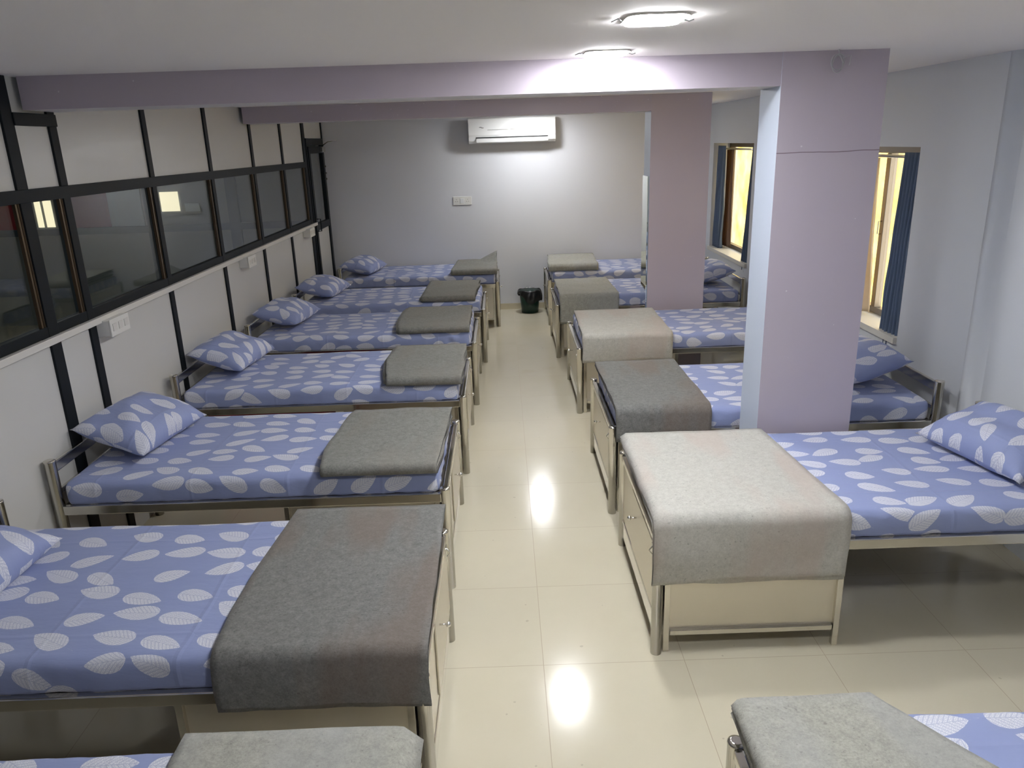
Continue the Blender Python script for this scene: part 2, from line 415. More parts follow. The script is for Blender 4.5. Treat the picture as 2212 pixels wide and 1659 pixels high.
# corner door in the partition
d = empty('door_1', (XL, 9.12, 0)); d['kind'] = 'structure'
def L_(name, boxes, m, bev=0.0): return link(name, B(*boxes, bev=bev), m, d)
L_('door_frame', [(-0.03, 0.02, 0.0, 0.04, 0, 2.24), (-0.03, 0.02, 0.83, 0.87, 0, 2.24), (-0.03, 0.02, 0.04, 0.83, 2.16, 2.24)], M['frame_black'], 0.002)
L_('door_stile', [(-0.02, 0.03, 0.045, 0.12, 0.02, 2.15), (-0.02, 0.03, 0.75, 0.825, 0.02, 2.15), (-0.02, 0.03, 0.12, 0.75, 2.07, 2.15), (-0.02, 0.03, 0.12, 0.75, 1.19, 1.27), (-0.02, 0.03, 0.12, 0.75, 0.02, 0.14)], M['frame_black'], 0.002)
L_('glass_pane', [(0.0, 0.006, 0.12, 0.75, 1.27, 2.07)], M['glass_dark'])
L_('door_panel', [(0.0, 0.012, 0.12, 0.75, 0.14, 1.19)], M['panel'])
bm = bmesh.new(); tube(bm, [(0.03, 0.085, 1.33), (0.075, 0.085, 1.33), (0.075, 0.085, 1.19), (0.03, 0.085, 1.19)], 0.007, 8)
link('door_handle', bm, M['frame_black'], d)
bm = bmesh.new(); box(bm, 0.03, 0.07, 0.60, 0.74, 2.08, 2.14, 0.004); tube(bm, [(0.05, 0.66, 2.15), (0.14, 0.60, 2.20), (0.26, 0.56, 2.21)], 0.006, 8)
link('door_closer', bm, M['steel'], d)
bm = bmesh.new()
for z in (1.75, 1.82, 1.90): box(bm, 0.03, 0.045, 0.80, 0.82, z, z + 0.02)
link('hinge', bm, M['steel'], d)

t = link('cable_trunking', B((0, 0.028, YF + 0.02, 9.20, 1.262, 1.296), bev=0.003), M['trunk'], loc=(XL + 0.012, 0, 0))
tag(t, 'long white plastic trunking strip running below the partition glass', 'trunking')
def switch_box(y, w, label):
    e = empty('switch_box', (XL + 0.0, y, 1.19))
    link('back_box', B((0, 0.075, 0, w, -0.005, 0.083), bev=0.004), M['pvc'], e)
    link('face_plate', B((0.075, 0.083, -0.002, w + 0.002, -0.008, 0.086), bev=0.002), M['pvc'], e)
    bm = bmesh.new()
    bm.free()
    for k in range(3): link('switch', B((0.083, 0.087, 0.02 + k * w * 0.31, 0.02 + k * w * 0.31 + w * 0.2, 0.02, 0.06), bev=0.001), M['trunk'], e)
    tag(e, label, 'switch box', 'white switch boxes under the partition trunking')
switch_box(4.06, 0.21, 'white switch box on the partition above the third left bed, nearest and largest')
switch_box(6.44, 0.20, 'white switch box on the partition in the middle, between the other two boxes')
switch_box(8.62, 0.22, 'white switch box on the partition farthest back beside the corner door')

# adjoining space seen through the partition glass
struct('wall_adjoining_side', B((-7.2, -7.1, YF, YB, 0, CEIL)), M['adj_wall'])
struct('wall_adjoining_front', B((-7.1, XL - 0.05, YF - 0.1, YF, 0, CEIL)), M['adj_wall'])
ab = bmesh.new(); box(ab, -7.1, XL - 0.08, YB - 0.02, YB + 0.1, 0, CEIL)
wa = struct('wall_adjoining_back', ab, M['adj_wall'])
def AP(name, x0, x1, z0, z1, m, y=0.0, th=0.012): link(name, B((x0, x1, YB - 0.02 - th - y, YB - 0.02 - y, z0, z1)), M[m], wa)
AP('partition_rail', -7.1, XL - 0.1, 1.165, 1.25, 'adj_frame', 0, 0.03)
for x in (-6.05, -5.60, -4.47, -3.42): AP('partition_post', x - 0.07, x + 0.07, 0, CEIL, 'adj_frame', 0, 0.026)
AP('red_panel', -7.1, -6.14, 1.25, 1.85, 'adj_red'); AP('glowing_pane', -5.93, -5.86, 1.27, 1.60, 'pane_glow'); AP('glowing_pane', -5.82, -5.72, 1.27, 1.60, 'pane_glow')
AP('maroon_panel', -5.52, -5.0, 1.25, 1.85, 'adj_maroon'); AP('pale_panel', -5.0, -4.58, 1.25, 1.85, 'adj_pale')
AP('glowing_pane', -4.33, -4.10, 1.42, 1.66, 'pane_glow', 0.004)
AP('socket_plate', -4.03, -3.85, 1.41, 1.51, 'adj_pale', 0.0, 0.02)
al = empty('ceiling_light', (-4.4, 7.2, CEIL))  # unseen fill light, added to brighten the adjoining room
link('diffuser', B((-0.3, 0.3, -0.3, 0.3, -0.02, -0.008)), M['fill_adj'], al)
link('rim', B((-0.32, 0.32, -0.32, 0.32, -0.010, 0.0)), M['pvc'], al)
tag(al, 'added unseen square ceiling fill light in the room behind the glass partition', 'ceiling light')

# ------------------------------------------------------------------ windows, curtains, outside
def window(name, w, mull, frame):
    y0, y1, z0, z1 = w
    e = empty(name, (XR + 0.19, (y0 + y1) / 2, z0)); e['kind'] = 'structure'
    h = (y1 - y0) / 2; H = z1 - z0
    def wl_(n, boxes, m, bev=0.0): return link(n, B(*boxes, bev=bev), m, e)
    wl_('window_frame', [(0, 0.06, -h, -h + 0.045, 0.03, H), (0, 0.06, h - 0.045, h, 0.03, H), (0, 0.06, -h + 0.045, h - 0.045, H - 0.05, H), (0, 0.06, -h + 0.045, h - 0.045, 0.03, 0.075)], frame, 0.003)
    wl_('window_mullion', [(-0.008, 0.045, mull - 0.028, mull + 0.028, 0.075, H - 0.05)], frame, 0.003)
    wl_('window_sill', [(-0.215, 0.07, -h, h, -0.012, 0.03)], M['sill'])
    g1 = wl_('glass_pane', [(0.020, 0.024, -h + 0.045, mull - 0.028, 0.075, H - 0.05)], M['glass'])
    g2 = wl_('glass_pane', [(0.032, 0.036, mull + 0.028, h - 0.045, 0.075, H - 0.05)], M['glass'])
    bm = bmesh.new(); mz = H * 0.50
    tube(bm, [(-0.008, mull, mz), (-0.03, mull, mz), (-0.03, mull, mz + 0.09), (-0.008, mull, mz + 0.09)], 0.005, 8)
    link('window_handle', bm, M['steel'], e)
    # rod with brackets inside the head of the recess
    bm = bmesh.new(); tube(bm, [(-0.08, -h + 0.02, H - 0.065), (-0.08, h - 0.02, H - 0.065)], 0.011, 10)
    box(bm, -0.10, -0.06, -h + 0.001, -h + 0.02, H - 0.09, H - 0.04); box(bm, -0.10, -0.06, h - 0.02, h - 0.001, H - 0.09, H - 0.04)
    tag(link('curtain_rod', bm, M['steel'], loc=e.location), 'steel curtain rod in the head of the ' + ('nearer' if name == 'window_1' else 'farther') + ' window recess', 'curtain rod')
    return e
window('window_1', W1, 0.00, M['alu'])
window('window_2', W2, -0.35, M['brown_alu'])

def curtain(label, y0, y1, x, z0, z1, folds, amp, mat, gather=0.6, lean=0.0, tail=0.0, seed=1, xlean=0.0):
    """hanging cloth: sinusoidal pleats that open towards the hem"""
    bm = bmesh.new(); nu, nv = folds * 12, 36; rows = []
    for j in range(nv + 1):
        v = j / nv; z = z1 + (z0 - z1) * v; row = []
        for i in range(nu + 1):
            u = i / nu
            a = amp * (0.45 + 0.55 * math.sin(min(1, v * 1.4) * PI / 2))
            ph = u * folds * 2 * PI + 0.6 * math.sin(seed + 2.1 * v)
            nn = noise.noise(Vector((u * 3 + seed, v * 4, seed)))
            yc = (y0 + y1) / 2; hw = (y1 - y0) / 2 * (gather + (1 - gather) * abs(v - 0.45) * 1.9)
            yy_ = yc + (u * 2 - 1) * hw + lean * v + tail * max(0, v - 0.72) * (u - 0.3) + 0.006 * nn
            xx = x + a * math.sin(ph) + 0.02 * nn * v + xlean * v
            zz = z + (0.03 * math.sin(u * 5 + seed) * v if tail else 0.006 * nn * v)
            row.append(bm.verts.new((xx, yy_, zz)))
        rows.append(row)
    for j in range(nv):
        for i in range(nu): bm.faces.new((rows[j][i], rows[j + 1][i], rows[j + 1][i + 1], rows[j][i + 1]))
    c = Vector((x, (y0 + y1) / 2, z0))
    for v in bm.verts: v.co -= c
    o = link('curtain', bm, mat, smooth=True, loc=c)
    md = o.modifiers.new('thick', 'SOLIDIFY'); md.thickness = 0.003
    tag(o, label, 'curtain'); return o
curtain('blue pleated curtain at the near side of the nearer window, hanging past the sill', 4.812, 5.07, XR + 0.05, 0.74, 1.985, 6, 0.018, M['blue_cloth'], 0.92, 0.0, seed=2, xlean=-0.03)
curtain('pale sunlit curtain lining at the far side of the nearer window', 5.54, 6.05, XR + 0.12, 0.845, 1.94, 6, 0.022, M['lining'], 0.9, -0.05, seed=5)
curtain('narrow blue curtain at the near side of the farther window', 8.0, 8.16, XR + 0.055, 0.755, 2.01, 3, 0.020, M['blue_cloth'], 0.7, 0.03, 0.12, seed=3, xlean=-0.035)
curtain('brown backlit curtain beside the yellow pane of the farther window', 9.14, 9.42, XR + 0.15, 0.845, 1.97, 3, 0.018, M['brown_cloth'], 0.72, 0.0, 0.0, seed=6)
curtain('wide dark blue curtain at the far side of the farther window', 9.20, 9.465, XR + 0.06, 0.83, 2.01, 5, 0.026, M['blue_cloth'], 0.9, 0.0, 0.0, seed=8)
bm = B((4.6, 4.8, 2.0, 30.0, -3.0, 3.1)); tag(link('neighbouring_wall', bm, M['yellow']), 'yellow rendered building wall outside the two windows', 'building')

# ------------------------------------------------------------------ ceiling lights
def panel_light(x, y, w, l, label, clips=True):
    e = empty('ceiling_light', (x, y, CEIL))
    def rr(z0, z1, hw, hl, r):
        bm = bmesh.new(); pts = []
        for cx, cy, a0 in ((hw - r, hl - r, 0), (-hw + r, hl - r, 90), (-hw + r, -hl + r, 180), (hw - r, -hl + r, 270)):
            for k in range(9): a = math.radians(a0 + k * 90 / 8); pts.append((cx + r * math.cos(a), cy + r * math.sin(a)))
        lo = [bm.verts.new((p[0], p[1], z0)) for p in pts]; hi = [bm.verts.new((p[0], p[1], z1)) for p in pts]; n = len(pts)
        for i in range(n): bm.faces.new((lo[i], lo[(i + 1) % n], hi[(i + 1) % n], hi[i]))
        bm.faces.new(list(reversed(lo))); bm.faces.new(hi); return bm
    link('rim', rr(-0.006, 0.0, w / 2 + 0.012, l / 2 + 0.012, 0.05), M['pvc'], e)
    link('diffuser', rr(-0.012, -0.006, w / 2, l / 2, 0.045), M['lamp'], e)
    if clips:
        for sx in (-1, 1):
            bm = bmesh.new(); tube(bm, [(sx * (w / 2 + 0.01), 0.03, -0.003), (sx * (w / 2 + 0.035), 0.05 * sx, -0.006), (sx * (w / 2 + 0.045), 0.03, -0.004)], 0.0018, 6)
            link('spring_clip', bm, M['dark'], e)
    tag(e, label, 'ceiling light', 'LED panel lights along the ceiling'); return e
panel_light(0.495, 2.60, 0.17, 0.20, 'lit LED panel light on the ceiling, nearest and largest in view')
panel_light(0.47, 3.54, 0.17, 0.18, 'lit LED panel light on the ceiling just before the first beam')
panel_light(0.44, 5.49, 0.17, 0.20, 'LED panel light hidden between the two lavender beams')
panel_light(0.40, 9.30, 0.17, 0.20, 'LED panel light near the back wall behind the second beam')
panel_light(0.45, 0.9, 0.17, 0.20, 'LED panel light above the camera')

# ------------------------------------------------------------------ back wall fittings
ac = empty('air_conditioner', (0.155, YB, 2.12))
def prof_extrude(prof, x0, x1, bev=0.0):
    bm = bmesh.new(); a = [bm.verts.new((x0, y, z)) for y, z in prof]; b = [bm.verts.new((x1, y, z)) for y, z in prof]; n = len(prof)
    for i in range(n): bm.faces.new((a[i], b[i], b[(i + 1) % n], a[(i + 1) % n]))
    bm.faces.new(list(reversed(a))); bm.faces.new(b)
    bmesh.ops.recalc_face_normals(bm, faces=bm.faces)
    if bev: bmesh.ops.bevel(bm, geom=bm.edges[:], offset=bev, segments=2, affect='EDGES')
    return bm
link('housing', prof_extrude([(0, 0.0), (0, 0.285), (-0.15, 0.30), (-0.185, 0.285), (-0.20, 0.24), (-0.205, 0.085), (-0.195, 0.03), (-0.16, 0.0)], -0.535, 0.535, 0.004), M['ac'], ac)
link('front_panel', prof_extrude([(-0.198, 0.088), (-0.186, 0.287), (-0.192, 0.287), (-0.208, 0.24), (-0.213, 0.10), (-0.210, 0.088)], -0.532, 0.532, 0.002), M['ac'], ac)
link('air_slot', B((-0.44, 0.44, -0.209, -0.19, 0.062, 0.074)), M['dark'], ac)
link('louvre', prof_extrude([(-0.195, 0.058), (-0.214, 0.056), (-0.210, 0.012), (-0.190, 0.006)], -0.44, 0.44, 0.001), M['ac'], ac)
bm = bmesh.new(); tube(bm, [(-0.30, -0.214, 0.155), (-0.1, -0.2155, 0.157), (0.06, -0.214, 0.160)], 0.0022, 6)
link('trim_line', bm, M['steel'], ac)
link('display_window', B((0.46, 0.505, -0.210, -0.200, 0.03, 0.06), bev=0.002), M['pvc'], ac)
bm = bmesh.new(); box(bm, -0.40, -0.37, -0.2115, -0.205, 0.185, 0.193, 0.001); box(bm, -0.375, -0.345, -0.2115, -0.205, 0.178, 0.185, 0.001)
link('badge', bm, M['chrome'], ac)
tag(ac, 'white wall-mounted split air conditioner under the second beam on the back wall', 'air conditioner')

sb = empty('switch_board', (-0.502, YB, 1.43))
link('face_plate', B((-0.118, 0.118, -0.014, 0, -0.052, 0.052), bev=0.003), M['pvc'], sb)
link('rocker_switch', B((-0.03, 0.022, -0.022, -0.014, -0.030, 0.030), bev=0.002), M['ac'], sb)
for cx in (-0.075, 0.068):
    bm = bmesh.new()
    for dx, dz in ((0, 0.018), (-0.013, -0.008), (0.013, -0.008)): tube(bm, [(cx + dx, -0.0155, dz), (cx + dx, -0.012, dz)], 0.0045, 10)
    link('socket', bm, M['alu'], sb)
tag(sb, 'white switch and socket plate on the back wall below the air conditioner', 'switch board')

# wire coil hanging from the ceiling at the near pillar
bm = bmesh.new(); pts = []
for k in range(70):
    a = k / 70 * 2 * PI * 2.6; rr_ = 0.028 + 0.005 * math.sin(k * 0.37)
    pts.append((rr_ * math.cos(a), -0.006 * math.sin(k * 0.2), rr_ * 1.25 * math.sin(a) - 0.042))
tube(bm, [(0, 0, 0.02), (0.004, 0, 0.0)] + pts, 0.0028, 6)
tube(bm, [(0.02, -0.004, -0.02), (0.055, -0.012, -0.012), (0.05, -0.01, -0.055)], 0.0024, 6)
tag(link('wire_coil', bm, M['wire'], loc=(1.553, 3.735, CEIL - 0.015), smooth=True), 'loose loop of grey cable hanging at the top of the near pillar', 'cable')

# mirror on the flank of the far pillar
mo = link('wall_mirror', B((-0.012, 0, 0.02, 0.27, 0.0, 1.52), bev=0.0015), M['mirror'], loc=(P2[0] - 0.001, P2[2], 0.28))
tag(mo, 'tall narrow mirror fixed to the left flank of the far pillar', 'mirror')

# waste bin
wb = empty('waste_bin', (0.322, 9.80, 0))
bm = bmesh.new(); tube(bm, [(0, 0, 0.0), (0, 0, 0.004), (0, 0, 0.29), (0, 0, 0.292), (0, 0, 0.02)], [0.10, 0.108, 0.135, 0.126, 0.10], 32)
link('bin_body', bm, M['bin'], wb)
bm = bmesh.new(); rows = []
for j in range(15):
    v = j / 14; row = []
    for k in range(64):
        a = 2 * PI * k / 64
        drop = 0.07 + 0.07 * max(0, math.sin(a * 1.0 + 2.7)) + 0.03 * math.sin(3 * a) + 0.05 * max(0, math.cos(a - 0.2))
        if v < 0.3: r_ = 0.122 + 0.016 * (v / 0.3); z = 0.25 + 0.052 * (v / 0.3) + 0.006 * math.sin(5 * a)
        else:
            u = (v - 0.3) / 0.7; r_ = 0.140 + 0.012 * math.sin(u * PI) + 0.012 * u + 0.007 * math.sin(11 * a + 3 * u) * (0.3 + u); z = 0.302 + 0.006 * math.sin(5 * a) - drop * u
        row.append(bm.verts.new((r_ * math.cos(a), r_ * math.sin(a), z)))
    rows.append(row)
for j in range(14):
    for k in range(64): bm.faces.new((rows[j][k], rows[j][(k + 1) % 64], rows[j + 1][(k + 1) % 64], rows[j + 1][k]))
link('bin_liner', bm, M['liner'], wb, smooth=True)
tag(wb, 'dark green waste bin with black liner at the end of the aisle', 'bin')

# ------------------------------------------------------------------ beds
BL, BWD = 1.86, 0.93      # between post centres
def make_bed():
    e = empty('bed', (0, 0, 0))
    def A(name, bm, m, p=None, **k): return link(name, bm, M[m], p or e, **k)
    for y in (0, BWD):
        bm = bmesh.new(); post(bm, 0, y, 0.762, 0.026); A('head_post', bm, 'steel')
        bm = bmesh.new(); post(bm, BL, y, 0.552, 0.024); A('foot_post', bm, 'steel')
    hb = A('headboard', B((-0.012, 0.012, 0.02, BWD - 0.02, 0.690, 0.742), bev=0.004), 'steel')
    A('headboard_rail', B((-0.010, 0.010, 0.02, BWD - 0.02, 0.575, 0.600), bev=0.003), 'steel', hb)
    A('headboard_rail', B((-0.010, 0.010, 0.02, BWD - 0.02, 0.46, 0.50), bev=0.003), 'steel', hb)
    for y in (0, BWD): A('side_rail', B((0.02, BL - 0.02, y - 0.014, y + 0.014, 0.476, 0.522), bev=0.004), 'steel')
    A('base_board', B((0.02, BL - 0.02, 0.02, BWD - 0.02, 0.500, 0.518)), 'plywood')
    for x in (0.32, 0.62, 0.92): A('cross_bar', B((x, x + 0.04, 0.014, BWD - 0.014, 0.474, 0.499), bev=0.002), 'board_under')
    # foot end facing the aisle
    fb = A('footboard', B((BL - 0.010, BL + 0.004, 0.022, BWD - 0.022, 0.17, 0.508), bev=0.001), 'sheetmetal')
    A('footboard_rail', B((BL - 0.014, BL + 0.014, 0.02, BWD - 0.02, 0.508, 0.540), bev=0.005), 'steel', fb)
    dr = A('cabinet_door', B((BL + 0.005, BL + 0.012, 0.34, 0.90, 0.185, 0.498), bev=0.002), 'sheetmetal', fb)
    A('lower_rail', B((BL - 0.018, BL + 0.010, 0.022, BWD - 0.022, 0.075, 0.168), bev=0.010), 'chrome', fb)
    bm = bmesh.new(); tube(bm, [(BL + 0.012, 0.465, 0.405), (BL + 0.038, 0.465, 0.405)], 0.004, 8); sphere(bm, (BL + 0.045, 0.465, 0.405), 0.011)
    A('knob', bm, 'chrome')
    bm = bmesh.new(); box(bm, BL + 0.004, BL + 0.016, 0.86, 0.90, 0.44, 0.50, 0.002); tube(bm, [(BL + 0.016, 0.88, 0.49), (BL + 0.030, 0.88, 0.47), (BL + 0.016, 0.88, 0.45)], 0.003, 6)
    A('latch', bm, 'chrome')
    # storage cabinet under the foot end
    cb = A('cabinet', B((1.085, 1.815, 0.020, 0.030, 0.102, 0.474), (1.085, 1.815, BWD - 0.030, BWD - 0.020, 0.102, 0.474), (1.085, 1.095, 0.03, BWD - 0.03, 0.102, 0.474),
                        (1.095, 1.815, 0.03, BWD - 0.03, 0.102, 0.110)), 'sheetmetal')
    for y in (0.004, BWD - 0.024): A('cabinet_rail', B((1.10, 1.80, y, y + 0.02, 0.078, 0.102), bev=0.002), 'steel', cb)
    for x in (1.072, 1.804):
        for y in (0.002, BWD - 0.027): A('cabinet_leg', B((x, x + 0.025, y, y + 0.025, 0, 0.476), bev=0.002), 'steel', cb)
    return e
proto = make_bed()
def children(o): return [c for c in bpy.data.objects if c.parent is o]
kids = {}
def reg(o): kids[o.name] = children(o); [reg(c) for c in kids[o.name]]
reg(proto)
def copy_tree(o, parent=None):
    c = o.copy(); COL.objects.link(c)
    if parent: c.parent = parent
    for ch in kids[o.name]: copy_tree(ch, c)
    return c

def mattress(name_label, side, seed):
    """rounded slab under a printed fitted sheet, local x from head to foot, y across"""
    Lx, Ly, z0, z1, R = 1.80, 0.915, 0.0, 0.115, 0.032
    nx, ny, nz = 92, 48, 8
    bm = bmesh.new(); uvl = bm.loops.layers.uv.new('UVMap'); vd = {}
    def P(i, j, k):
        key = (i, j, k)
        if key in vd: return vd[key]
        x, y, z = Lx * i / nx, Ly * j / ny, z0 + (z1 - z0) * k / nz
        c = Vector((min(max(x, R), Lx - R), min(max(y, R), Ly - R), min(max(z, R * 0.4), z1 - R)))
        dlt = Vector((x, y, z)) - c
        p = c + dlt.normalized() * min(R, dlt.length) if dlt.length > 1e-6 else c
        top = k / nz
        sd = seed * 7.3
        nz_ = noise.noise(Vector((x * 2.2 + sd, y * 2.5, 1.0))) * 0.006 + noise.noise(Vector((x * 6 + sd, y * 9, 4.0))) * 0.0025
        p.z += nz_ * top
        # side faces: soft vertical puckers, stronger near the foot end
        foot = max(0.0, (x - Lx * 0.72) / (Lx * 0.28))
        edge = 1.0 if (j in (0, ny) or i in (0, nx)) else 0.0
        amp = 0.0055 + 0.013 * foot ** 1.5
        wv = noise.noise(Vector((x * 13 + sd, z * 9 + x * 6, sd))) + 0.5 * noise.noise(Vector((x * 30 + sd, z * 22, sd + 3)))
        if j == 0: p.y -= amp * wv + 0.006 * math.sin(PI * k / nz)
        if j == ny: p.y += amp * wv + 0.006 * math.sin(PI * k / nz)
        if i == nx: p.x += 0.010 * noise.noise(Vector((y * 14 + sd, z * 14, 2)))
        vd[key] = bm.verts.new(p); return vd[key]
    def F(a, b, c, d_, uvf):
        f = bm.faces.new([P(*q) for q in (a, b, c, d_)]); f.smooth = True
        for l, q in zip(f.loops, (a, b, c, d_)): l[uvl].uv = uvf(*q)
    X = lambda i: Lx * i / nx
    Y = lambda j: Ly * j / ny
    Z = lambda k: (z1 - z0) * (1 - k / nz)
    for i in range(nx):
        for j in range(ny):
            F((i, j, nz), (i + 1, j, nz), (i + 1, j + 1, nz), (i, j + 1, nz), lambda i, j, k: (X(i), Y(j)))
            F((i, j + 1, 0), (i + 1, j + 1, 0), (i + 1, j, 0), (i, j, 0), lambda i, j, k: (X(i), Y(j)))
        for k in range(nz):
            F((i, 0, k), (i + 1, 0, k), (i + 1, 0, k + 1), (i, 0, k + 1), lambda i, j, k: (X(i), -Z(k)))
            F((i + 1, ny, k), (i, ny, k), (i, ny, k + 1), (i + 1, ny, k + 1), lambda i, j, k: (X(i), Ly + Z(k)))
    for j in range(ny):
        for k in range(nz):
            F((0, j + 1, k), (0, j, k), (0, j, k + 1), (0, j + 1, k + 1), lambda i, j, k: (-Z(k), Y(j)))
            F((nx, j, k), (nx, j + 1, k), (nx, j + 1, k + 1), (nx, j, k + 1), lambda i, j, k: (Lx + Z(k), Y(j)))
    return link('mattress', bm, M['leaf'])

def pillow_mesh(seed):
    hx, hy, H = 0.200, 0.305, 0.105
    bm = bmesh.new(); uvl = bm.loops.layers.uv.new('UVMap'); n = 30; vv = {}
    for sgn in (1, -1):
        for i in range(n + 1):
            for j in range(n + 1):
                u, v = i / n * 2 - 1, j / n * 2 - 1
                rim = abs(u) == 1 or abs(v) == 1
                if sgn < 0 and rim: vv[(sgn, i, j)] = vv[(1, i, j)]; continue
                pin = 1 - 0.10 * (1 - abs(v) ** 2) * abs(u) ** 3 ; pin2 = 1 - 0.07 * (1 - abs(u) ** 2) * abs(v) ** 3
                h = H * ((1 - abs(u) ** 2.6) * (1 - abs(v) ** 2.6)) ** 0.55
                sd = seed * 3.1
                h *= 1 + 0.22 * noise.noise(Vector((u * 1.6 + sd, v * 1.6, sgn)))
                crease = 0.004 * noise.noise(Vector((u * 6 + sd, v * 5, 9))) + 0.006 * max(0, (abs(u * v)) ** 1.5) * math.sin(14 * (abs(u) - abs(v)) + sd)
                z = sgn * h * (1.0 if sgn > 0 else 0.75) + (crease if sgn > 0 else 0)
                if rim: z = 0.010 * noise.noise(Vector((u * 3 + sd, v * 3, 5)))
                vv[(sgn, i, j)] = bm.verts.new((u * hx * pin, v * hy * pin2, z))
        for i in range(n):
            for j in range(n):
                q = [(i, j), (i + 1, j), (i + 1, j + 1), (i, j + 1)]
                if sgn < 0: q.reverse()
                f = bm.faces.new([vv[(sgn,) + a] for a in q]); f.smooth = True
                for l, a in zip(f.loops, q): l[uvl].uv = (a[0] / n * 0.43 + seed * 0.37 + (3 if sgn < 0 else 0), a[1] / n * 0.67 + seed * 0.21)
    return bm

def pillow(loc, yaw, tilt, seed, label, roll=0.0, sc=1.0):
    """yaw about z, then tilted so the head side rides up"""
    o = link('pillow', pillow_mesh(seed), M['leaf'], loc=loc)
    o.rotation_euler = (roll, tilt, yaw); o.scale = (sc, sc, 1)
    tag(o, label, 'pillow', 'leaf print pillows on the beds'); return o

# name, side, near y, head x, foot x, description
BEDS = [
 ('L1', 'L', 0.71, -2.15, 'in the bottom left corner of the view, only its far edge showing'),
 ('L2', 'L', 2.00, -2.16, 'at the left with the large dark draped blanket'),
 ('L3', 'L', 3.36, -2.18, 'below the nearest switch box, with a slanted folded blanket'),
 ('L4', 'L', 4.75, -2.16, 'fourth from the back wall on the left, red bag beneath'),
 ('L5', 'L', 6.16, -2.13, 'third from the back wall on the left'),
 ('L6', 'L', 7.47, -2.08, 'second from the back wall on the left'),
 ('L7', 'L', 9.04, -1.945, 'against the back wall in the left corner by the door'),
 ('R0', 'R', 0.75, 2.45, 'in the bottom right corner of the view'),
 ('R1', 'R', 2.79, 2.46, 'in front of the near pillar with the pale draped blanket'),
 ('R2', 'R', 4.10, 2.455, 'behind the near pillar with the dark grey blanket'),
 ('R3', 'R', 5.86, 2.44, 'in front of the far pillar on the right'),
 ('R4', 'R', 7.55, 2.39, 'beside the far window, seen behind the far pillar'),
 ('R5', 'R', 9.02, 2.40, 'against the back wall right of the bin'),
]
MD = dict(L1='at the bottom left corner, blue leaf print sheet', L2='with the large dark draped blanket on the left', L3='below the nearest switch box, blue leaf print',
          L4='above the red bag, blue leaf print', L5='third from the back wall, left row', L6='second from the back wall, left row', L7='in the back left corner by the door',
          R0='at the bottom right corner, blue leaf print', R1='in front of the near pillar, blue leaf print', R2='behind the near pillar with dark blanket', R3='in front of the far pillar',
          R4='behind the far pillar beside the far window', R5='against the back wall right of the bin')
first = True; MT = {}
for n_, side, y0, hx, desc in BEDS:
    if first: b = proto; first = False
    else: b = copy_tree(proto)
    if side == 'L': b.location = (hx, y0, 0); b.rotation_euler.z = 0
    else: b.location = (hx, y0 + BWD, 0); b.rotation_euler.z = PI
    tag(b, 'stainless steel bed ' + desc, 'bed', 'steel beds in two rows')
    m = mattress(n_, side, BEDS.index((n_, side, y0, hx, desc)) + 1)
    s_ = 1 if side == 'L' else -1
    m.location = (hx + s_ * 0.032, y0 + 0.008 if side == 'L' else y0 + BWD - 0.008, 0.5225); m.rotation_euler.z = 0 if side == 'L' else PI
    tag(m, 'mattress on the bed ' + MD[n_], 'mattress', 'leaf print mattresses')
    MT[n_] = (y0, hx)

# pillows: head side rides up against the headboard
PIL = [
 ('L2', (-1.99, 2.42, 0.715), -0.05, 0.12, 'blue leaf print pillow cut off by the left edge of the view'),
 ('L3', (-1.965, 3.87, 0.755), -0.16, 0.33, 'blue leaf print pillow below the nearest switch box, largest on the left'),
 ('L4', (-1.97, 5.33, 0.755), -0.10, 0.30, 'blue leaf print pillow on the fourth bed from the back, left row'),
 ('L5', (-1.93, 6.66, 0.755), -0.12, 0.22, 'blue leaf print pillow on the third bed from the back, left row'),
 ('L6', (-1.90, 7.98, 0.740), -0.14, 0.22, 'blue leaf print pillow on the second bed from the back, left row'),
 ('L7', (-1.72, 9.40, 0.735), -0.2, 0.16, 'blue leaf print pillow in the back left corner by the door'),
 ('R1', (2.265, 3.25, 0.745), PI + 0.22, 0.30, 'blue leaf print pillow cut off by the right edge of the view'),
 ('R2', (2.20, 4.60, 0.755), PI + 0.06, 0.30, 'blue leaf print pillow below the nearer window, right of the near pillar'),
 ('R4', (2.18, 8.06, 0.750), PI, 0.25, 'blue leaf print pillow below the farther window, between the pillars'),
]
for i, (n_, loc, yaw, tilt, lab) in enumerate(PIL): pillow(loc, yaw, tilt, i + 1, lab)

